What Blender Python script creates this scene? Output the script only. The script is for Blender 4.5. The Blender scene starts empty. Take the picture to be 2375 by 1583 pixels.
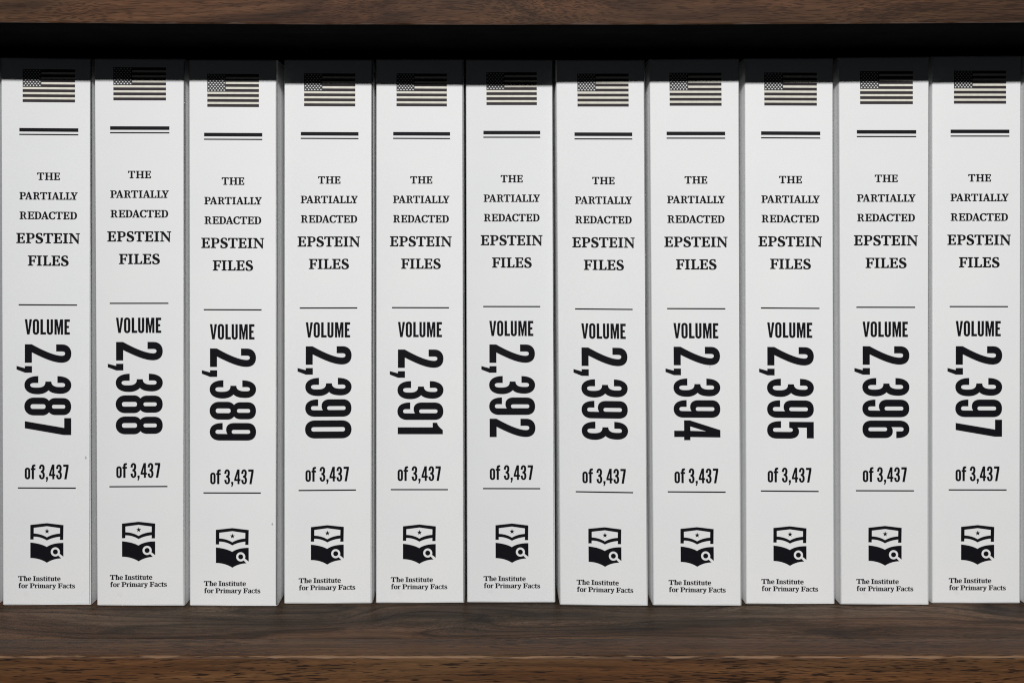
import bpy, bmesh, math, random
from mathutils import Vector
from mathutils.geometry import tessellate_polygon

random.seed(7)
sc = bpy.context.scene
col = sc.collection

# ------------------------------------------------------------------ camera
S = 0.00022            # metres per photo pixel on the plane of the spines
F = 2000.0             # focal length in photo pixels
CX, CY = 1130.0, 550.0 # optical axis in the photo
ZB = F * S             # distance from camera to the plane of the spines
ZC = (1402.0 - CY) * S # camera height over the shelf
X0 = (CX - 1187.5) * S

cam_d = bpy.data.cameras.new("camera")
cam = bpy.data.objects.new("camera", cam_d)
col.objects.link(cam)
cam.location = (X0, -ZB, ZC)
cam.rotation_euler = (math.radians(90), 0, 0)
cam_d.sensor_width = 36.0
cam_d.lens = F / 2375.0 * 36.0
cam_d.shift_x = (1187.5 - CX) / 2375.0
cam_d.shift_y = -(791.5 - CY) / 2375.0
cam_d.clip_start = 0.01
cam_d.clip_end = 50.0
sc.camera = cam

# ------------------------------------------------------------------ world, light, exposure
w = bpy.data.worlds.new("World")
sc.world = w
w.use_nodes = True
bg = w.node_tree.nodes["Background"]
bg.inputs[0].default_value = (0.85, 0.93, 1.0, 1)
bg.inputs[1].default_value = 0.019
sc.view_settings.view_transform = 'Standard'
sc.view_settings.look = 'None'
sc.view_settings.exposure = 0.0
sc.view_settings.gamma = 1.0
sc.view_settings.use_curve_mapping = False
sc.cycles.pixel_filter_type = 'BLACKMAN_HARRIS'
sc.cycles.filter_width = 1.15

def ceiling_lamp(x, power, width):
    ld = bpy.data.lights.new("strip_lamp", 'AREA')
    ld.shape = 'RECTANGLE'
    ld.size = width
    ld.size_y = 0.040
    ld.energy = power
    ld.color = (1.0, 0.995, 0.985)
    lo = bpy.data.objects.new("strip_lamp", ld)
    col.objects.link(lo)
    lo.location = (x, -1.654, 0.796)
    d = Vector((0, -0.02, 0.20)) - Vector((0, -1.654, 0.796))
    lo.rotation_euler = d.to_track_quat('-Z', 'Y').to_euler()
    return lo
ceiling_lamp(0.0, 35.0, 1.9)

# ------------------------------------------------------------------ materials
def new_mat(name):
    m = bpy.data.materials.new(name)
    m.use_nodes = True
    nt = m.node_tree
    b = nt.nodes["Principled BSDF"]
    return m, nt, b

def mapping(nt, scale, loc=(0, 0, 0), src=None):
    n = nt.nodes.new("ShaderNodeMapping")
    n.inputs["Scale"].default_value = scale
    n.inputs["Location"].default_value = loc
    if src is not None:
        nt.links.new(src, n.inputs["Vector"])
    return n.outputs[0]

def noise(nt, vec, scale=1.0, detail=3.0, rough=0.55, dist=0.0):
    n = nt.nodes.new("ShaderNodeTexNoise")
    n.inputs["Scale"].default_value = scale
    n.inputs["Detail"].default_value = detail
    n.inputs["Roughness"].default_value = rough
    n.inputs["Distortion"].default_value = dist
    nt.links.new(vec, n.inputs["Vector"])
    return n.outputs["Fac"]

def ramp(nt, fac, stops):
    n = nt.nodes.new("ShaderNodeValToRGB")
    e = n.color_ramp.elements
    while len(e) < len(stops):
        e.new(0.5)
    for k, (p, c) in enumerate(stops):
        e[k].position = p
        e[k].color = (c[0], c[1], c[2], 1) if not isinstance(c, float) else (c, c, c, 1)
    nt.links.new(fac, n.inputs[0])
    return n.outputs[0]

def mix(nt, a, b, fac, mode='MIX'):
    n = nt.nodes.new("ShaderNodeMix")
    n.data_type = 'RGBA'
    n.blend_type = mode
    if isinstance(fac, float):
        n.inputs[0].default_value = fac
    else:
        nt.links.new(fac, n.inputs[0])
    for sock, v in ((n.inputs[6], a), (n.inputs[7], b)):
        if isinstance(v, tuple):
            sock.default_value = (*v, 1)
        else:
            nt.links.new(v, sock)
    return n.outputs[2]

def math_n(nt, op, a, b):
    n = nt.nodes.new("ShaderNodeMath")
    n.operation = op
    for i, v in enumerate((a, b)):
        if isinstance(v, (int, float)):
            n.inputs[i].default_value = v
        else:
            nt.links.new(v, n.inputs[i])
    return n.outputs[0]

def bump(nt, b, height, strength, dist):
    n = nt.nodes.new("ShaderNodeBump")
    n.inputs["Strength"].default_value = strength
    n.inputs["Distance"].default_value = dist
    nt.links.new(height, n.inputs["Height"])
    nt.links.new(n.outputs[0], b.inputs["Normal"])

def wood(name, dark, mid, light, pore, pore_amt, seed, swirl, rough, fibre_lo=0.80, ring_amt=0.5, spec=0.4,
         bendf=(4.5, 13), bx=4.0, edge_glint=None, rings=9.0, ring_lo=0.60):
    m, nt, b = new_mat(name)
    tc = nt.nodes.new("ShaderNodeTexCoord").outputs["Object"]
    base = mapping(nt, (1, 1, 1), (seed, seed * 0.37, seed * 0.61), tc)
    # slow bending of the grain
    bend = noise(nt, mapping(nt, (bendf[0], bendf[1], bendf[1]), (0, 0, 0), base), 1.0, 1.5, 0.5)
    off = math_n(nt, 'MULTIPLY', math_n(nt, 'SUBTRACT', bend, 0.5), swirl)
    comb = nt.nodes.new("ShaderNodeCombineXYZ")
    nt.links.new(off, comb.inputs[1]); nt.links.new(off, comb.inputs[2])
    add = nt.nodes.new("ShaderNodeVectorMath"); add.operation = 'ADD'
    nt.links.new(base, add.inputs[0]); nt.links.new(comb.outputs[0], add.inputs[1])
    g = add.outputs[0]
    broad = noise(nt, mapping(nt, (bx, 60, 60), (0, 0, 0), g), 1.0, 2.5, 0.55, 0.3)
    streak = noise(nt, mapping(nt, (11, 520, 520), (3, 1, 2), g), 1.0, 4.0, 0.65)
    fibre = noise(nt, mapping(nt, (120, 2600, 2600), (1, 4, 2), g), 1.0, 2.0, 0.6)
    pores = noise(nt, mapping(nt, (135, 2500, 2500), (7, 2, 5), g), 1.0, 1.0, 0.5)
    clump = noise(nt, mapping(nt, (12, 80, 80), (2, 7, 1), g), 1.0, 2.0, 0.5)
    # growth rings: contour lines of a slow field
    field = noise(nt, mapping(nt, (2.6, 42, 42), (9, 3, 6), g), 1.0, 1.0, 0.4)
    saw = math_n(nt, 'FRACT', math_n(nt, 'MULTIPLY', field, rings), 0.0)
    ring = ramp(nt, saw, [(0.0, ring_lo), (0.16, 0.86), (0.45, 1.08), (0.80, 1.06), (1.0, ring_lo)])
    tone = math_n(nt, 'ADD', math_n(nt, 'MULTIPLY', broad, 0.60),
                  math_n(nt, 'MULTIPLY', streak, 0.40))
    c = ramp(nt, tone, [(0.36, dark), (0.5, mid), (0.64, light)])
    c = mix(nt, c, ring, ring_amt, 'MULTIPLY')
    hue = noise(nt, mapping(nt, (3.2, 30, 30), (5, 8, 2), g), 1.0, 2.0, 0.5)
    c = mix(nt, c, ramp(nt, hue, [(0.36, (0.88, 0.97, 1.0)), (0.5, (1.0, 1.0, 0.98)), (0.62, (1.14, 1.0, 0.88))]), 1.0, 'MULTIPLY')
    fib = ramp(nt, fibre, [(0.3, fibre_lo), (0.7, 2.0 - fibre_lo)])
    c = mix(nt, c, fib, 1.0, 'MULTIPLY')
    thr = math_n(nt, 'ADD', pores, math_n(nt, 'MULTIPLY', math_n(nt, 'SUBTRACT', clump, 0.5), 0.40))
    pm = ramp(nt, thr, [(0.565, 0.0), (0.64, 1.0)])
    c = mix(nt, c, pore, math_n(nt, 'MULTIPLY', pm, pore_amt))
    if edge_glint:                                           # paler line along one edge: its highlight, put into the wood colour
        y0, z0, sag, rad, tint, amt = edge_glint
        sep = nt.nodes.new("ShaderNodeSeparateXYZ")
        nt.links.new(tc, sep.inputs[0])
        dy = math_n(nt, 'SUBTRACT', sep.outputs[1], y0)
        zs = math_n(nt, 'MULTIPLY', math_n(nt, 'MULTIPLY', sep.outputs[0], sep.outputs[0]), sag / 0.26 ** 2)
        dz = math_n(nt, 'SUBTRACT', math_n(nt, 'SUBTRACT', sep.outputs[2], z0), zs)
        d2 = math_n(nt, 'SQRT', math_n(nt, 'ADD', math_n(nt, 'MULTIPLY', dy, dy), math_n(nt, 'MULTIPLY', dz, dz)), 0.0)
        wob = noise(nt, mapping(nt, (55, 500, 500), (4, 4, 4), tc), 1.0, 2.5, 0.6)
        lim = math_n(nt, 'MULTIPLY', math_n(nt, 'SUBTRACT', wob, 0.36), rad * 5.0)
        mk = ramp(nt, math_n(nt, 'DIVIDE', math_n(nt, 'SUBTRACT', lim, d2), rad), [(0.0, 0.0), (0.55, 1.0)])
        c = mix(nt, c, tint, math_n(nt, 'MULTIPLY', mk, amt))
    nt.links.new(c, b.inputs["Base Color"])
    b.inputs["Roughness"].default_value = rough
    b.inputs["Specular IOR Level"].default_value = spec
    h = math_n(nt, 'SUBTRACT', math_n(nt, 'MULTIPLY', fibre, 0.4), pm)
    bump(nt, b, h, 0.30, 0.00010)
    return m

# the plane of the board fronts, and the height of the upper board over the lower one
RS = 1.1397                       # spine distance / front edge distance
ZS = ZB / RS
YF = -(ZB - ZS)
def z_front(py):                  # height of a photo row on the plane of the board fronts
    return ZC - (py - CY) * ZS / F
z_under = z_front(57.5)

M_TOP = wood("walnut_board", (0.032, 0.0185, 0.0115), (0.080, 0.047, 0.0295), (0.158, 0.096, 0.062),
             (0.020, 0.012, 0.009), 0.60, 3.1, 0.060, 0.50, 0.74, 1.0, 0.12, (8.0, 24), 5.0, rings=7.0, ring_lo=0.44)
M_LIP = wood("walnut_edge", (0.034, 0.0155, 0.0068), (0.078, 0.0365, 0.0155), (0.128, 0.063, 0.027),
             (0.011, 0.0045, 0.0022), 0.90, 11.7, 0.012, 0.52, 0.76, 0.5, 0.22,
             edge_glint=(YF - 0.1 + 0.0004, -0.0003, 0.0, 0.00062, (0.26, 0.155, 0.09), 0.75))  # painted highlight on the rounded top front edge
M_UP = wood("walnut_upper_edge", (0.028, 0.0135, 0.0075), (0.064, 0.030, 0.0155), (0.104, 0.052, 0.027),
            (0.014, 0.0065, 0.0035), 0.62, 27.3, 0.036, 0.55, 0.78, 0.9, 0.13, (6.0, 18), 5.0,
            edge_glint=(YF - 0.1 + 0.0003, z_under + 0.0003, 0.0013, 0.0005, (0.17, 0.12, 0.10), 0.55))  # painted bounce light along the bottom front edge

def paper():
    m, nt, b = new_mat("white_card_cover")
    tc = nt.nodes.new("ShaderNodeTexCoord").outputs["Object"]
    n1 = noise(nt, mapping(nt, (1, 1, 1), (0, 0, 0), tc), 28.0, 3.0, 0.6)
    n2 = noise(nt, mapping(nt, (1, 1, 1), (5, 0, 0), tc), 1500.0, 3.0, 0.7)
    c = ramp(nt, n1, [(0.3, (0.785, 0.792, 0.800)), (0.7, (0.812, 0.815, 0.814))])
    c = mix(nt, c, ramp(nt, n2, [(0.25, 0.95), (0.75, 1.03)]), 1.0, 'MULTIPLY')
    oi = nt.nodes.new("ShaderNodeObjectInfo")              # every copy printed on slightly different stock
    c = mix(nt, c, ramp(nt, oi.outputs["Random"], [(0.0, (0.960, 0.962, 0.968)), (0.5, (0.99, 0.99, 0.99)), (1.0, (1.02, 1.02, 1.022))]), 1.0, 'MULTIPLY')
    n3 = noise(nt, mapping(nt, (1, 1, 1), (2, 6, 1), tc), 75.0, 4.0, 0.7)
    c = mix(nt, c, (0.62, 0.61, 0.60), math_n(nt, 'MULTIPLY', ramp(nt, n3, [(0.66, 0.0), (0.80, 1.0)]), 0.30))
    nt.links.new(c, b.inputs["Base Color"])
    b.inputs["Roughness"].default_value = 0.55
    b.inputs["Specular IOR Level"].default_value = 0.22
    bump(nt, b, n2, 0.03, 0.00005)
    return m
M_PAPER = paper()

def pages():
    m, nt, b = new_mat("page_edges")
    tc = nt.nodes.new("ShaderNodeTexCoord").outputs["Object"]
    n1 = noise(nt, mapping(nt, (9000, 3, 3), (0, 0, 0), tc), 1.0, 2.0, 0.6)
    nt.links.new(ramp(nt, n1, [(0.3, (0.55, 0.53, 0.48)), (0.7, (0.75, 0.73, 0.68))]), b.inputs["Base Color"])
    b.inputs["Roughness"].default_value = 0.9
    return m
M_PAGES = pages()

def ink(name, c, rough=0.5):
    m, nt, b = new_mat(name)
    tc = nt.nodes.new("ShaderNodeTexCoord").outputs["Object"]
    n1 = noise(nt, tc, 400.0, 2.0, 0.6)
    lo = tuple(v * 0.94 for v in c); hi = tuple(min(1, v * 1.06) for v in c)
    nt.links.new(ramp(nt, n1, [(0.3, lo), (0.7, hi)]), b.inputs["Base Color"])
    b.inputs["Roughness"].default_value = rough
    b.inputs["Specular IOR Level"].default_value = 0.08
    return m
M_INK = ink("black_ink", (0.0065, 0.006, 0.0085))
M_STRIPE = ink("flag_dark_ink", (0.038, 0.031, 0.035))
M_CANTON = ink("flag_canton_ink", (0.058, 0.056, 0.058))
M_CREAM = ink("flag_cream_ink", (0.74, 0.715, 0.63))
M_STAR = ink("flag_star_white", (0.78, 0.78, 0.78))
M_SCUFF = ink("grey_scuff", (0.42, 0.42, 0.43))
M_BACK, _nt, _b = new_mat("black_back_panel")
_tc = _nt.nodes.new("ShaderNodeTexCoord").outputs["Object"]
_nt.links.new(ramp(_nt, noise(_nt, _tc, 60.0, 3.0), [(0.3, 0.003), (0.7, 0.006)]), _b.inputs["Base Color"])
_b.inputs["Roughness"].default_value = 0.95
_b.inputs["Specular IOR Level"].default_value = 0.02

# ------------------------------------------------------------------ helpers
def link_mesh(name, verts, faces, mats, parent=None, fmats=None, smooth=False):
    me = bpy.data.meshes.new(name)
    me.from_pydata(verts, [], faces)
    for m in mats:
        me.materials.append(m)
    if fmats:
        for p, k in zip(me.polygons, fmats):
            p.material_index = k
    me.validate(); me.update()
    o = bpy.data.objects.new(name, me)
    col.objects.link(o)
    if parent is not None:
        o.parent = parent
    return o

def link_bm(name, bm, mats, parent=None, smooth=True):
    bmesh.ops.recalc_face_normals(bm, faces=bm.faces)
    me = bpy.data.meshes.new(name)
    bm.to_mesh(me); bm.free()
    for m in mats:
        me.materials.append(m)
    if smooth:
        for p in me.polygons:
            p.use_smooth = True
        me.set_sharp_from_angle(angle=math.radians(50))
    o = bpy.data.objects.new(name, me)
    col.objects.link(o)
    if parent is not None:
        o.parent = parent
    return o

def empty(name, loc, label, cat, group=None):
    o = bpy.data.objects.new(name, None)
    col.objects.link(o)
    o.location = loc
    o.empty_display_size = 0.02
    o["label"] = label
    o["category"] = cat
    if group:
        o["group"] = group
    return o

# ------------------------------------------------------------------ the shelf
XA, XB = -0.46, 0.46
LIP = 0.0170
BACK = 0.262
shelf = empty("bookshelf", (0, 0.1, 0),
              "dark walnut bookshelf with two boards and a black interior holding the white books", "bookshelf")
SHO = Vector((0, 0.1, 0))

def board(y0, y1, z0, z1, name, mat, parent, r_edges, sag=0.0, nx=48, under=None):
    """a board along x, its profile in y/z with rounded corners, sagging by sag in the middle"""
    prof = []
    def corner(cy, cz, a0, r):
        if r <= 0:
            prof.append((cy, cz)); return
        n = 5
        sy = 1 if a0 in (0, 270) else -1
        sz = 1 if a0 in (0, 90) else -1
        oy, oz = cy - sy * r, cz - sz * r
        for k in range(n + 1):
            a = math.radians(a0 + 90 * k / n)
            prof.append((oy + r * math.cos(a), oz + r * math.sin(a)))
    # corners in order: back top, front top, front bottom, back bottom (angle runs 0..360, +y = back)
    corner(y1, z1, 0, r_edges[0]); corner(y0, z1, 90, r_edges[1])
    corner(y0, z0, 180, r_edges[2]); corner(y1, z0, 270, r_edges[3])
    bm = bmesh.new()
    rings = []
    for i in range(nx + 1):
        x = XA + (XB - XA) * i / nx
        dz = sag * min((x / 0.26) ** 2, 2.0)
        rings.append([bm.verts.new((x - SHO.x, p[0] - SHO.y, p[1] + dz)) for p in prof])
    n = len(prof)
    for a, b2 in zip(rings, rings[1:]):
        for k in range(n):
            bm.faces.new((a[k], a[(k + 1) % n], b2[(k + 1) % n], b2[k]))
    bm.faces.new(rings[0]); bm.faces.new(rings[-1][::-1])
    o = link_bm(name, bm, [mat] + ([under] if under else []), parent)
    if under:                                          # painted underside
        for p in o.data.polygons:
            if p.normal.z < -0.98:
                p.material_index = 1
    return o

TH = 0.030
low = board(YF + LIP + 0.0003, BACK, -TH, 0.0, "shelf_board", M_TOP, shelf, (0, 0.0004, 0, 0))
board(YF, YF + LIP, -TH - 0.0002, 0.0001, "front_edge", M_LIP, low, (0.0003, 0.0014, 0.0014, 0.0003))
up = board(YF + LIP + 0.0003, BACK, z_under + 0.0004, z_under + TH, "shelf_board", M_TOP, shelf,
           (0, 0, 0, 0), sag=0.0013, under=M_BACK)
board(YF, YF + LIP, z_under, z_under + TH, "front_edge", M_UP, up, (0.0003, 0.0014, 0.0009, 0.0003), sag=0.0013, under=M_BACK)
link_mesh("back_panel",
          [(x - SHO.x, y - SHO.y, z) for x in (XA, XB) for y in (BACK + 0.001, BACK + 0.007) for z in (-TH, z_under + TH)],
          [(0, 1, 3, 2), (4, 6, 7, 5), (0, 4, 5, 1), (2, 3, 7, 6), (0, 2, 6, 4), (1, 5, 7, 3)], [M_BACK], shelf)

# ------------------------------------------------------------------ outlines
def parse(path, n=9):
    """M/L/C/Q/Z with absolute coordinates -> list of closed loops"""
    toks = path.replace(',', ' ').replace('M', ' M ').replace('L', ' L ').replace('C', ' C ') \
               .replace('Q', ' Q ').replace('Z', ' Z ').split()
    loops, cur, i, cmd = [], [], 0, None
    while i < len(toks):
        t = toks[i]
        if t in 'MLCQZ':
            cmd = t; i += 1
            if t == 'Z':
                if cur:
                    loops.append(cur)
                cur = []
            continue
        if cmd in 'ML':
            cur.append((float(toks[i]), float(toks[i + 1]))); i += 2
            cmd = 'L'
        elif cmd == 'C':
            p0 = cur[-1]
            p = [float(v) for v in toks[i:i + 6]]; i += 6
            for k in range(1, n + 1):
                t_ = k / n; s = 1 - t_
                cur.append(tuple(s**3 * p0[d] + 3*s*s*t_ * p[d] + 3*s*t_*t_ * p[2 + d] + t_**3 * p[4 + d] for d in (0, 1)))
        elif cmd == 'Q':
            p0 = cur[-1]
            p = [float(v) for v in toks[i:i + 4]]; i += 4
            for k in range(1, n + 1):
                t_ = k / n; s = 1 - t_
                cur.append(tuple(s*s * p0[d] + 2*s*t_ * p[d] + t_*t_ * p[2 + d] for d in (0, 1)))
    if cur:
        loops.append(cur)
    out = []
    for lp in loops:
        q = [lp[0]]
        for pt in lp[1:]:
            if abs(pt[0] - q[-1][0]) + abs(pt[1] - q[-1][1]) > 1e-6:
                q.append(pt)
        if abs(q[0][0] - q[-1][0]) + abs(q[0][1] - q[-1][1]) < 1e-6:
            q.pop()
        out.append(q)
    return out

# bold condensed grotesque: digits and VOLUME, baseline 0, height 1000
G = {}
G['2'] = (393, "M0 0L393 0L393 146L167 146C265 345 390 600 390 790C390 925 320 1000 193 1000C75 1000 0 920 0 810L0 679L146 679L146 799C146 850 165 872 193 872C225 872 246 845 246 796C246 640 130 380 0 146Z")
G[','] = (137, "M0 149L137 149L137 0L69 -179L0 -179L47 0L0 0Z")
G['3'] = (388, "M0 285C0 100 75 -9 193 -9C310 -9 388 90 388 270C388 380 355 455 300 511C350 555 376 640 376 770C376 910 300 1000 190 1000C75 1000 0 890 0 706L140 706L140 800C140 848 160 872 188 872C218 872 236 850 236 800L236 745C236 640 200 568 119 568L119 446C210 446 250 390 250 265L250 225C250 145 228 110 193 110C160 110 144 140 144 200L144 285Z")
G['8'] = (379, "M190 -11C75 -11 0 80 0 190L0 380C0 440 28 490 71 520C30 550 7 600 7 665L7 820C7 930 75 997 190 997C305 997 371 930 371 820L371 665C371 600 348 550 309 520C350 490 379 440 379 380L379 190C379 80 305 -11 190 -11Z"
          "M190 117C155 117 137 135 137 175L137 390C137 430 155 449 190 449C225 449 244 430 244 390L244 175C244 135 225 117 190 117Z"
          "M191 582C160 582 147 600 147 635L147 820C147 858 160 875 191 875C222 875 236 858 236 820L236 635C236 600 222 582 191 582Z")
NINE = ("M0 267C0 85 70 -9 190 -9C305 -9 373 80 373 200L373 800C373 930 305 997 190 997C70 997 0 930 0 810L0 520C0 420 50 349 140 349C185 349 215 360 236 382L236 175C236 130 220 110 190 110C158 110 140 130 140 170L140 267Z"
        "M188 465C158 465 143 485 143 520L143 820C143 858 158 875 188 875C218 875 233 858 233 820L233 520C233 485 218 465 188 465Z")
G['9'] = (373, NINE)
G['6'] = (373, [[(373 - x, 990 - y) for x, y in lp] for lp in parse(NINE)])
G['0'] = (386, "M193 -12C70 -12 0 80 0 200L0 788C0 910 70 999 193 999C316 999 386 910 386 788L386 200C386 80 316 -12 193 -12Z"
          "M192 119C158 119 140 140 140 180L140 800C140 840 158 862 192 862C226 862 243 840 243 800L243 180C243 140 226 119 192 119Z")
G['7'] = (360, "M0 997L360 997L360 840L217 0L71 0L213 853L0 853Z")
G['1'] = (243, "M100 0L243 0L243 985L157 985C120 940 60 865 0 861L0 769L100 769Z")
G['4'] = (422, "M0 215L0 336L207 994L360 994L355 343L422 343L422 215L355 215L355 0L226 0L226 215ZM226 343L231 686L124 343Z")
G['5'] = (372, "M0 286L140 286L140 170C140 130 160 112 188 112C220 112 233 135 233 180L233 480C233 525 215 548 185 548C158 548 140 525 140 469L14 469L14 995L362 995L362 851L133 851L133 636C150 665 185 676 220 676C320 676 372 600 372 470L372 200C372 70 310 -10 188 -10C70 -10 0 80 0 286Z")
G['V'] = (467, "M0 1000L150 1000L234 300L312 1000L467 1000L306 0L148 0Z")
G['O'] = (411, "M205 -12C80 -12 0 80 0 210L0 790C0 920 80 1012 205 1012C330 1012 411 920 411 790L411 210C411 80 330 -12 205 -12Z"
          "M205 125C165 125 147 150 147 195L147 805C147 850 165 875 205 875C245 875 264 850 264 805L264 195C264 150 245 125 205 125Z")
G['L'] = (357, "M0 0L357 0L357 143L155 143L155 1000L0 1000Z")
G['U'] = (400, "M200 -12C75 -12 0 75 0 200L0 1000L147 1000L147 195C147 150 165 127 200 127C237 127 254 150 254 195L254 1000L400 1000L400 200C400 75 325 -12 200 -12Z")
G['M'] = (560, "M0 0L0 1000L192 1000L280 440L370 1000L560 1000L560 0L422 0L422 620L326 0L236 0L137 620L137 0Z")
G['E'] = (357, "M0 0L352 0L352 145L155 145L155 435L290 435L290 572L155 572L155 845L352 845L352 1000L0 1000Z")
G['o'] = (362, "M181 -12C70 -12 0 70 0 190L0 580C0 700 70 780 181 780C292 780 362 700 362 580L362 190C362 70 292 -12 181 -12Z"
          "M181 115C150 115 132 135 132 175L132 595C132 635 150 655 181 655C212 655 230 635 230 595L230 175C230 135 212 115 181 115Z")
G['f'] = (307, "M62 0L204 0L204 625L305 625L305 745L204 745L204 800C204 850 225 880 305 872L305 990C150 1020 62 960 62 830L62 745L0 745L0 625L62 625Z")

# bold transitional serif capitals, cap height 1000
T = {}
T['I'] = (500, "M0 0L500 0L500 75L365 125L365 875L500 925L500 1000L0 1000L0 925L135 875L135 125L0 75Z")
T['E'] = (850, "M0 0L835 0L850 280L725 280L690 150L625 105L365 105L365 475L500 475L555 445L580 345L685 345L685 685L580 685L555 595L500 568L365 568L365 900L630 900L690 855L715 735L835 735L830 1000L0 1000L0 925L135 875L135 125L0 75Z")
T['F'] = (835, "M0 0L530 0L530 75L365 125L365 445L500 445L555 415L580 315L685 315L685 660L580 660L555 570L500 540L365 540L365 900L630 900L690 855L715 735L835 735L830 1000L0 1000L0 925L135 875L135 125L0 75Z")
T['L'] = (815, "M0 0L800 0L815 300L695 300L655 160L590 105L365 105L365 875L505 925L505 1000L0 1000L0 925L135 875L135 125L0 75Z")
T['T'] = (970, "M215 0L755 0L755 75L600 125L600 905L750 905L815 855L845 725L970 725L955 1000L15 1000L0 725L125 725L155 855L220 905L370 905L370 125L215 75Z")
T['H'] = (1140, "M0 0L500 0L500 75L365 125L365 455L775 455L775 125L640 75L640 0L1140 0L1140 75L1005 125L1005 875L1140 925L1140 1000L640 1000L640 925L775 875L775 560L365 560L365 875L500 925L500 1000L0 1000L0 925L135 875L135 125L0 75Z")
T['N'] = (1102, "M0 0L420 0L420 70L265 115L265 730L880 -35L975 -35L975 890L1102 930L1102 1000L690 1000L690 930L870 890L870 330L340 1000L0 1000L0 930L150 870L150 115L0 70Z")
T['P'] = (870, "M0 0L520 0L520 75L365 125L365 425L500 425C730 425 870 520 870 720C870 900 730 1000 460 1000L0 1000L0 925L135 875L135 125L0 75ZM365 520L365 905L480 905C610 905 650 840 650 715C650 590 600 520 490 520Z")
T['R'] = (960, "M0 0L505 0L505 75L365 125L365 465L420 465C510 465 540 420 570 310C600 200 640 60 720 0L960 0L960 75C830 110 800 190 770 300C735 420 700 480 640 505C760 540 830 620 830 745C830 910 700 1000 450 1000L0 1000L0 925L135 875L135 125L0 75ZM365 555L365 905L455 905C570 905 610 850 610 740C610 620 560 555 450 555Z")
T['D'] = (941, "M0 0L410 0C750 0 941 180 941 510C941 830 760 1000 420 1000L0 1000L0 925L135 875L135 125L0 75ZM365 95L365 905L430 905C610 905 700 770 700 500C700 230 610 95 430 95Z")
T['A'] = (1019, "M0 0L350 0L350 70L245 105L298 280L600 280L655 105L560 70L560 0L1019 0L1019 70L925 110L605 1020L430 1020L110 110L0 70ZM328 375L568 375L455 740Z")
T['C'] = (863, "M863 300L730 300C710 170 640 95 530 95C350 95 250 260 250 500C250 750 350 905 520 905C620 905 690 850 710 710L840 710L835 960C750 1000 650 1020 540 1020C200 1020 0 800 0 500C0 190 190 -20 510 -20C650 -20 770 30 850 100Z")
T['S'] = (754, "M655 970C580 1005 480 1022 390 1022C160 1022 25 900 25 720C25 560 110 480 300 400C450 335 520 300 520 215C520 120 440 75 340 75C230 75 175 130 155 290L15 290L10 50C100 0 220 -25 340 -25C600 -25 754 90 754 290C754 450 660 540 470 620C310 690 240 725 240 800C240 880 300 922 390 922C490 922 540 870 555 740L668 740Z")
T['Y'] = (960, "M220 0L745 0L745 75L600 120L600 400L860 890L960 930L960 1000L590 1000L590 930L710 890L535 545L365 890L470 930L470 1000L0 1000L0 930L90 890L370 390L370 120L220 75Z")
# small letters of the same face, x height 730
T['i'] = (330, "M0 0L330 0L330 70L265 100L265 735L0 700L0 640L75 610L75 100L0 70ZM165 1010L270 905L165 800L60 905Z")
T['h'] = (690, "M0 0L330 0L330 70L265 100L265 590C300 625 340 640 370 640C410 640 425 600 425 540L425 100L365 70L365 0L690 0L690 70L615 100L615 560C615 690 560 745 470 745C390 745 320 710 265 650L265 1050L0 1015L0 955L75 925L75 100L0 70Z")
T['n'] = (690, "M0 0L330 0L330 70L265 100L265 590C300 625 340 640 370 640C410 640 425 600 425 540L425 100L365 70L365 0L690 0L690 70L615 100L615 560C615 690 560 745 470 745C390 745 320 710 260 650L250 735L0 700L0 640L75 610L75 100L0 70Z")
T['m'] = (1040, "M0 0L330 0L330 70L265 100L265 590C300 625 340 640 370 640C410 640 425 600 425 540L425 100L365 70L365 0L680 0L680 70L615 100L615 590C650 625 690 640 720 640C760 640 775 600 775 540L775 100L715 70L715 0L1040 0L1040 70L965 100L965 560C965 690 910 745 820 745C740 745 670 710 610 640C590 710 540 745 470 745C390 745 320 710 260 650L250 735L0 700L0 640L75 610L75 100L0 70Z")
T['u'] = (690, "M0 725L265 725L265 200C265 130 285 100 325 100C360 100 395 120 425 150L425 610L355 640L355 725L615 725L615 120L690 90L690 30L440 -10L430 75C380 15 310 -15 240 -15C130 -15 75 50 75 180L75 610L0 640Z")
T['t'] = (440, "M90 610L90 170C90 40 150 -15 270 -15C340 -15 400 0 440 30L420 100C390 90 370 88 345 88C295 88 280 115 280 180L280 610L430 610L430 725L280 725L280 930L190 930C170 830 110 760 0 720L0 610Z")
T['e'] = (600, "M595 330L200 330C205 190 260 105 380 105C450 105 510 125 570 165L595 90C530 20 430 -15 330 -15C120 -15 0 130 0 360C0 600 130 745 320 745C500 745 600 620 600 420ZM200 430L415 430C420 570 390 650 310 650C240 650 205 560 200 430Z")
T['o'] = (660, "M330 -15C130 -15 0 130 0 365C0 600 130 745 330 745C530 745 660 600 660 365C660 130 530 -15 330 -15ZM330 90C245 90 205 190 205 365C205 540 245 640 330 640C415 640 455 540 455 365C455 190 415 90 330 90Z")
T['r'] = (520, "M0 0L345 0L345 70L265 100L265 520C300 600 340 630 370 615L380 540L510 540L520 735C420 760 320 720 262 610L250 735L0 700L0 640L75 610L75 100L0 70Z")
T['f'] = (480, "M30 0L370 0L370 70L285 100L285 610L420 610L420 725L285 725L285 800C285 900 310 950 350 950L370 850L490 850L495 1020C450 1050 400 1060 350 1060C180 1060 95 970 95 800L95 725L0 700L0 610L95 610L95 100L30 70Z")
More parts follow.
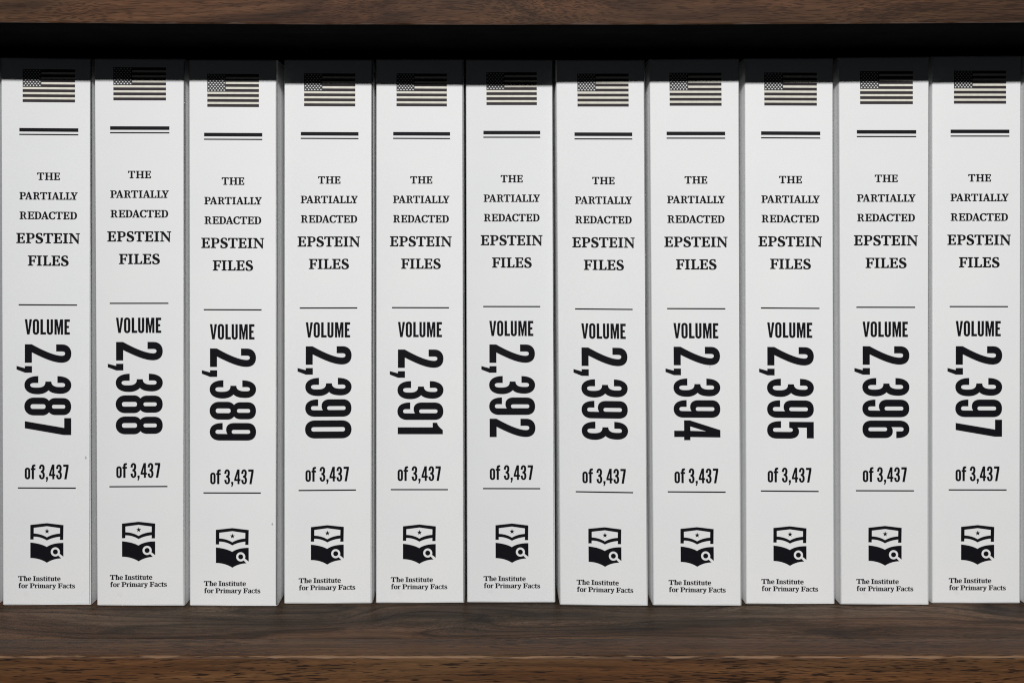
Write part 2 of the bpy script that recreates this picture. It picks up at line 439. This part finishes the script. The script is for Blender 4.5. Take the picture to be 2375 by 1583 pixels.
T['a'] = (640, "M395 80C350 20 280 -15 205 -15C80 -15 0 60 0 180C0 330 120 430 385 440L385 520C385 600 350 645 270 645C240 645 225 640 215 630L190 540L55 540L50 670C120 720 220 745 320 745C490 745 575 670 575 510L575 130L640 95L640 30C590 0 550 -15 500 -15C440 -15 405 20 395 80ZM385 140L385 350C250 345 190 290 190 210C190 140 220 105 275 105C315 105 355 120 385 140Z")
T['y'] = (690, "M10 725L330 725L330 650L270 625L375 260L490 625L420 650L420 725L690 725L690 650L625 620L430 10C360 -190 290 -270 170 -270C110 -270 60 -260 20 -240L30 -70L140 -70L165 -150C220 -150 260 -100 290 -10L70 620L10 650Z")
T['s'] = (530, [[(x * 0.70, y * 0.73) for x, y in lp] for lp in parse(T['S'][1])])
T['c'] = (570, [[(x * 0.66, y * 0.73) for x, y in lp] for lp in parse(T['C'][1])])

def loops_of(font, ch):
    wd, p = font[ch]
    return wd, (parse(p) if isinstance(p, str) else p)

def inside(pt, lp):
    r = False
    n = len(lp)
    for k in range(n):
        (x1, y1), (x2, y2) = lp[k], lp[(k + 1) % n]
        if (y1 > pt[1]) != (y2 > pt[1]) and pt[0] < (x2 - x1) * (pt[1] - y1) / (y2 - y1) + x1:
            r = not r
    return r

def fatten(loops, d):
    """push every outline outwards (holes inwards) by d, with limited mitres"""
    if not d:
        return loops
    out = []
    for i, lp in enumerate(loops):
        hole = sum(inside(lp[0], o) for j, o in enumerate(loops) if j != i) % 2
        area = sum(a[0] * b[1] - b[0] * a[1] for a, b in zip(lp, lp[1:] + lp[:1]))
        sg = (1 if area > 0 else -1) * (-1 if hole else 1)
        q, n = [], len(lp)
        for k in range(n):
            (ax, ay), (bx, by), (cx, cy) = lp[k - 1], lp[k], lp[(k + 1) % n]
            l1 = math.hypot(bx - ax, by - ay); l2 = math.hypot(cx - bx, cy - by)
            n1 = ((by - ay) / l1, -(bx - ax) / l1); n2 = ((cy - by) / l2, -(cx - bx) / l2)
            mx, my = n1[0] + n2[0], n1[1] + n2[1]
            den = max(1 + n1[0] * n2[0] + n1[1] * n2[1], 0.55)
            q.append((bx + sg * d * mx / den, by + sg * d * my / den))
        out.append(q)
    return out

def shapes(loops):
    """group loops into (outer, holes)"""
    outs, holes = [], []
    for i, lp in enumerate(loops):
        k = sum(inside(lp[0], o) for j, o in enumerate(loops) if j != i)
        (holes if k % 2 else outs).append(lp)
    return [[o] + [h for h in holes if inside(h[0], o)] for o in outs]

class Sheet:
    """flat printed shapes in canonical print pixels, laid on a spine by place()"""
    def __init__(self):
        self.v, self.f, self.m, self.lift = [], [], [], []
    def add(self, loops, mat=0, lift=1):
        for grp in shapes(loops):
            flat = [p for lp in grp for p in lp]
            tris = tessellate_polygon([[Vector((p[0], p[1], 0)) for p in lp] for lp in grp])
            b0 = len(self.v)
            self.v += flat
            self.lift += [lift] * len(flat)
            for t in tris:
                self.f.append(tuple(b0 + k for k in t)); self.m.append(mat)
    def rect(self, x0, y0, x1, y1, mat=0, lift=1):
        b0 = len(self.v)
        self.v += [(x0, y0), (x1, y0), (x1, y1), (x0, y1)]
        self.lift += [lift] * 4
        self.f.append((b0, b0 + 1, b0 + 2, b0 + 3)); self.m.append(mat)

def put(sheet, font, ch, x, base, sx, sy=None, fat=0):
    sy = sx if sy is None else sy
    wd, lps = loops_of(font, ch)
    lps = fatten(lps, fat)
    sheet.add([[(x + px * sx, base - py * sy) for px, py in lp] for lp in lps])
    return wd * sx

def line_fit(sheet, text, x0, x1, base, sy, space=300, track=28):
    tot = 0
    for k, ch in enumerate(text):
        tot += space if ch == ' ' else T[ch][0] + track
    tot -= track
    sx = (x1 - x0) / tot
    x = x0
    for ch in text:
        if ch == ' ':
            x += space * sx
        else:
            put(sheet, T, ch, x, base, sx, sy, 16); x += (T[ch][0] + track) * sx

def star(cx, cy, R, r, n=5):
    return [(cx + (R if k % 2 == 0 else r) * math.sin(math.pi * k / n),
             cy - (R if k % 2 == 0 else r) * math.cos(math.pi * k / n)) for k in range(2 * n)]

# --- the print, in the photo pixels of the first spine
def sheet_flag():
    s = Sheet()
    x0, x1, y0, y1, xc = 52.6, 174.1, 160.9, 237.3, 96.1
    hd, hc = 6.70, (y1 - y0 - 7 * 6.70) / 6.0          # the dark ink has spread over the pale stripes
    y = y0
    for k in range(13):
        xl = xc if k < 7 else x0
        yn = y + (hd if k % 2 == 0 else hc)
        s.rect(xl, y, x1, yn, 0 if k % 2 == 0 else 1)
        y = yn
        if k == 6:
            s.rect(x0, y0, xc, y, 2)
    for r in range(9):
        n = 6 if r % 2 == 0 else 5
        for c in range(n):
            cx = x0 + 3.55 + (c + (0 if n == 6 else 0.5)) * 7.28
            cy = y0 + 3.5 + r * 4.27
            s.add([star(cx, cy, 2.15, 1.15)], 3, 2)
    return s, [M_STRIPE, M_CREAM, M_CANTON, M_STAR]

def sheet_double():
    s = Sheet()
    s.rect(44.9, 297.2, 181.8, 305.6); s.rect(44.8, 310.7, 181.8, 313.7)
    return s, [M_INK]

def sheet_title():
    s = Sheet()
    q = 14.706
    def ln(text, xs, base, unit):
        for ch, x in zip(text, xs):
            put(s, T, ch, 30 + x / q, base, unit / q / 1000, None, 13 if unit < 300 else 9)
    ln("THE", [825, 1090, 1392], 417.5, 250)
    ln("PARTIALLY", [222, 412, 685, 925, 1187, 1325, 1582, 1798, 1970], 462.9, 250)
    ln("REDACTED", [228, 500, 730, 962, 1222, 1450, 1712, 1945], 508.4, 255)
    ln("EPSTEIN", [115, 440, 770, 1038, 1385, 1708, 1905], 564.0, 345)
    ln("FILES", [510, 815, 1018, 1315, 1640], 616.1, 345)
    return s, [M_INK]

def sheet_rule(x0, x1, y):
    s = Sheet(); s.rect(x0, y - 1.55, x1, y + 1.55)
    return s, [M_INK]

def sheet_word():
    s = Sheet()
    q = 16.807
    for ch, x in zip("VOLUME", [298, 608, 908, 1155, 1455, 1842]):
        put(s, G, ch, 40 + x / q, 775.2, 588 / q / 1000, None, 7)
    return s, [M_INK]

GAP = {'7': 62, '1': 68, '4': 64, '2': 90, '0': 84}
def sheet_number(text):
    s = Sheet()
    u = 0.1071
    pos, x = [], 0.0
    for k, ch in enumerate(text):
        if k:
            x += GAP.get(ch, 78) if k == 4 else 78
        pos.append(x); x += G[ch][0]
    y0 = 903.0 - x * u / 2
    if text[-1] in '23456890':
        y0 = min(y0, 799.5)
    for ch, p in zip(text, pos):
        wd, lps = loops_of(G, ch)
        lps = fatten(lps, 4)
        s.add([[(58.0 + py * u, y0 + (p + px) * u) for px, py in lp] for lp in lps])
    return s, [M_INK]

def sheet_total():
    s = Sheet()
    q = 10.455
    for ch, x in zip("of3,437", [603, 750, 948, 1115, 1190, 1362, 1535]):
        put(s, G, ch, x / q, 1110.3, 355 / q / 1000, None, 7)
    return s, [M_INK]

def sheet_emblem():
    s = Sheet()
    q = 14.25
    def tr(lps):
        return [[(60 + x / q, 1200 + y / q) for x, y in lp] for lp in lps]
    s.add(tr(parse("M148 232L695 172L1245 235L1235 725L1125 725L1130 620Q880 645 695 745Q500 620 258 620L255 715L145 715Z"
                   "M262 330L695 275L1130 335L1125 515Q880 530 695 640Q510 525 262 515Z")))
    s.add(tr([star(700, 440, 90, 38)]))
    low = parse("M148 812Q500 845 690 955Q890 820 1242 822L1242 1280L1114 1178Z")[0]
    cx, cy, R = 975, 1120, 151
    a0, a1 = math.atan2(58, 139), math.atan2(117, 95) - 2 * math.pi
    arc = [(cx + R * math.cos(a0 + (a1 - a0) * k / 40), cy + R * math.sin(a0 + (a1 - a0) * k / 40)) for k in range(41)]
    tail = parse("M1170 1335Q900 1345 695 1480Q460 1330 148 1325Z")[0]
    s.add(tr([low[:-1] + arc + tail]))
    s.add(tr([[(cx + 83 * math.cos(2 * math.pi * k / 28), cy + 83 * math.sin(2 * math.pi * k / 28)) for k in range(28)]]))
    return s, [M_INK]

def sheet_publisher():
    s = Sheet()
    u = 165 / 14.706 / 1000
    line_fit(s, "The Institute", 42.1, 140.3, 1346.2, u)
    line_fit(s, "for Primary Facts", 43.0, 174.1, 1362.7, u)
    return s, [M_INK]

# ------------------------------------------------------------------ the books
# spine corners in photo pixels: top left x, y; top right x, y; bottom left x, y; bottom right x, y
SPINES = [
 (  1.4, 133.2,  212.4, 136.0,   5.6, 1404.5,  211.0, 1403.4),
 (218.3, 135.9,  429.3, 136.6, 224.3, 1405.3,  428.0, 1405.6),
 (437.7, 138.2,  643.2, 138.8, 439.2, 1405.9,  643.0, 1406.3),
 (659.0, 138.5,  864.6, 138.2, 658.6, 1400.7,  863.2, 1400.1),
 (872.2, 137.6, 1075.2, 137.6, 871.6, 1399.6, 1077.7, 1398.8),
 (1080.2, 138.2, 1283.4, 138.6, 1083.2, 1398.0, 1288.2, 1397.8),
 (1289.4, 139.0, 1496.0, 138.8, 1298.8, 1403.9, 1503.8, 1405.5),
 (1506.0, 137.0, 1715.8, 136.0, 1514.9, 1404.8, 1720.5, 1405.4),
 (1727.0, 135.4, 1933.9, 135.0, 1730.4, 1401.8, 1936.5, 1401.5),
 (1945.2, 133.3, 2156.4, 131.5, 1950.2, 1402.6, 2155.0, 1403.3),
 (2161.8, 130.3, 2370.0, 129.3, 2162.0, 1399.6, 2368.0, 1399.9),
]
# double rule (left x, y, right x, y) and lower divider (left x, y, right x, y)
PRINT = [
 ((44.9, 297.2, 181.8, 298.2), (41.5, 1130.7, 175.9, 1131.2)),
 ((255.4, 293.3, 392.9, 293.6), (253.8, 1127.9, 388.5, 1127.3)),
 ((473.4, 308.4, 608.4, 309.0), (471.8, 1142.2, 605.0, 1142.5)),
 ((697.7, 306.5, 831.5, 307.0), (692.6, 1136.6, 825.8, 1135.5)),
 ((912.0, 306.5, 1043.9, 307.0), (906.3, 1134.6, 1039.0, 1134.6)),
 ((1121.1, 303.9, 1253.0, 303.9), (1120.3, 1132.1, 1253.0, 1132.4)),
 ((1332.4, 307.6, 1466.3, 307.9), (1335.2, 1139.4, 1468.4, 1141.6)),
 ((1546.0, 305.9, 1681.8, 306.0), (1548.6, 1139.7, 1683.0, 1140.5)),
 ((1765.2, 305.1, 1902.4, 305.7), (1764.6, 1137.7, 1898.7, 1138.8)),
 ((1987.2, 302.2, 2125.0, 302.3), (1985.1, 1137.1, 2119.8, 1137.4)),
 ((2204.7, 301.1, 2341.0, 301.2), (2200.2, 1135.2, 2334.6, 1135.4)),
]
DEPTH = 0.216

def spine_point(sp, px, py, lift=0.0):
    """photo pixel -> point on the (slightly yawed) upright plane of that spine"""
    xa, xb = sp[4], sp[6]
    za = ZB * (1402.0 - CY) / (sp[5] - CY)
    zb = ZB * (1402.0 - CY) / (sp[7] - CY)
    ax, bx = X0 + (xa - CX) * za / F, X0 + (xb - CX) * zb / F
    k = (zb - za) / (bx - ax)
    t = (px - CX) / F
    dist = (za + k * (X0 - ax)) / (1 - k * t)
    return Vector((X0 + t * dist, dist - ZB - lift, ZC - (py - CY) * dist / F))

def cover(sp, parent, org):
    A = spine_point(sp, sp[0], sp[1]); B = spine_point(sp, sp[2], sp[3])
    Cc = spine_point(sp, sp[4], sp[5]); D = spine_point(sp, sp[6], sp[7])
    Cc.z = D.z = 0.0003
    bk = Vector((0, DEPTH, 0))
    tk = 0.0006                                       # thickness of the card
    # wrap-around card: spine, front and back boards round the pages
    bm = bmesh.new()
    def ring(L, R):
        e = Vector((tk, 0, 0)); d = Vector((0, tk, 0))
        return [bm.verts.new(p - org) for p in (L + bk, L, R, R + bk, R + bk - e, R + d - e, L + d + e, L + bk + e)]
    lo, hi = ring(Cc, D), ring(A, B)
    for k in range(8):
        bm.faces.new((lo[k], lo[(k + 1) % 8], hi[(k + 1) % 8], hi[k]))
    for r in (lo, hi):
        for a, b2, c, d in ((0, 1, 6, 7), (1, 2, 5, 6), (2, 3, 4, 5)):
            bm.faces.new((r[a], r[b2], r[c], r[d]))
    bm.edges.ensure_lookup_table()
    front = {lo[1], lo[2], hi[1], hi[2]}
    ed = [e for e in bm.edges if e.verts[0] in front and e.verts[1] in front]
    bmesh.ops.bevel(bm, geom=ed, offset=0.0008, segments=3, affect='EDGES', profile=0.5)
    c = link_bm("cover", bm, [M_PAPER], parent)
    # pages
    e = 0.00075
    pv = []
    for P, dz in ((Cc, 0.0004), (D, 0.0004), (B, -0.0006), (A, -0.0006)):
        sx = e if P in (Cc, A) else -e
        for y in (0.0009, DEPTH - 0.0005):
            pv.append(P + Vector((sx, y, dz)) - org)
    link_mesh("page_block", pv, [(0, 2, 4, 6), (1, 7, 5, 3), (0, 1, 3, 2), (2, 3, 5, 4), (4, 5, 7, 6), (6, 7, 1, 0)],
              [M_PAGES], parent)
    return c

CT = PRINT[0]
def place(name, sh, sp, pr, parent, org):
    s, mats = sh
    (tlx, tly, trx, try_), (blx, bly, brx, bry) = pr
    vs = []
    for (x, y), lf in zip(s.v, s.lift):
        v = (y - 297.6) / (1130.9 - 297.6)
        xl = 44.9 + (41.5 - 44.9) * v
        xr = 181.8 + (175.9 - 181.8) * v
        u = (x - xl) / (xr - xl)
        px = (1 - u) * (tlx + (blx - tlx) * v) + u * (trx + (brx - trx) * v)
        py = (1 - u) * (tly + (bly - tly) * v) + u * (try_ + (bry - try_) * v)
        vs.append(spine_point(sp, px, py, 0.00004 * lf) - org)
    o = link_mesh(name, vs, s.f, mats, parent, s.m)
    bm = bmesh.new(); bm.from_mesh(o.data)
    for f in bm.faces:
        f.normal_update()
        if f.normal.y > 0:
            f.normal_flip()
    bm.to_mesh(o.data); bm.free()
    return o

COMMON = [("flag_print", sheet_flag()), ("double_rule", sheet_double()), ("title_lettering", sheet_title()),
          ("divider_line", sheet_rule(43.2, 178.9, 706.8)), ("volume_lettering", sheet_word()),
          ("total_lettering", sheet_total()), ("divider_line", sheet_rule(41.5, 175.9, 1130.9)),
          ("emblem_print", sheet_emblem()), ("publisher_lettering", sheet_publisher())]
SCUFFS = {0: (199.0, 1060.5, 1.9, 3.6), 2: (631.5, 1214.5, 1.6, 3.2), 7: (1646.5, 850.5, 0.8, 2.6)}
LABELS = {
 0: "white book whose spine reads volume 2,387, first full spine from the left edge",
 1: "white book whose spine reads volume 2,388, between volumes 2,387 and 2,389",
 2: "white book whose spine reads volume 2,389, its print set lowest of the row",
 3: "white book whose spine reads volume 2,390, right of volume 2,389",
 4: "white book whose spine reads volume 2,391, pushed in left of volume 2,392",
 5: "white book whose spine reads volume 2,392, middle of the eleven full spines",
 6: "white book whose spine reads volume 2,393, right of volume 2,392",
 7: "white book whose spine reads volume 2,394, between volumes 2,393 and 2,395",
 8: "white book whose spine reads volume 2,395, left of volume 2,396",
 9: "white book whose spine reads volume 2,396, second full spine from the right edge",
 10: "white book whose spine reads volume 2,397, last full spine at the right edge",
}
GROUP = "white numbered books in a row on the shelf"
def base_of(sp):
    a, b = spine_point(sp, sp[4], sp[5]), spine_point(sp, sp[6], sp[7])
    return Vector(((a.x + b.x) / 2, (a.y + b.y) / 2 + DEPTH / 2, 0.0))

for i, (sp, pr) in enumerate(zip(SPINES, PRINT)):
    org = base_of(sp)
    bk = empty("book", org, LABELS[i], "book", GROUP)
    cv = cover(sp, bk, org)
    for nm, sh in COMMON:
        place(nm, sh, sp, pr, bk, org)
    place("number_lettering", sheet_number("2,%d" % (387 + i)), sp, pr, bk, org)
    if i in SCUFFS:
        x, y, rx, ry = SCUFFS[i]
        vs = [spine_point(sp, x + rx * math.cos(a) * (1 + 0.3 * math.sin(3 * a)), y + ry * math.sin(a), 0.00004) - org
              for a in [2 * math.pi * k / 14 for k in range(14)]]
        link_mesh("scuff_mark", vs, [tuple(range(14))], [M_SCUFF], bk)

for sp, lab in (((-215.0, 131.5, -4.0, 133.0, -211.0, 1403.5, -6.5, 1403.5),
                 "white book cut off by the left edge, only its grey side strip showing"),
                ((2376.0, 129.0, 2585.0, 128.0, 2379.5, 1401.0, 2585.0, 1401.0),
                 "white book cut off by the right edge, only its grey side strip showing")):
    org = base_of(sp)
    bk = empty("book", org, lab, "book", GROUP)
    cover(sp, bk, org)
    pr = ((sp[0] + 41, 301.0, sp[2] - 32, 301.2), (sp[4] + 37, 1134.5, sp[6] - 35, 1134.6))
    for nm, sh in COMMON:
        if nm not in ("volume_lettering", "total_lettering"):
            place(nm, sh, sp, pr, bk, org)
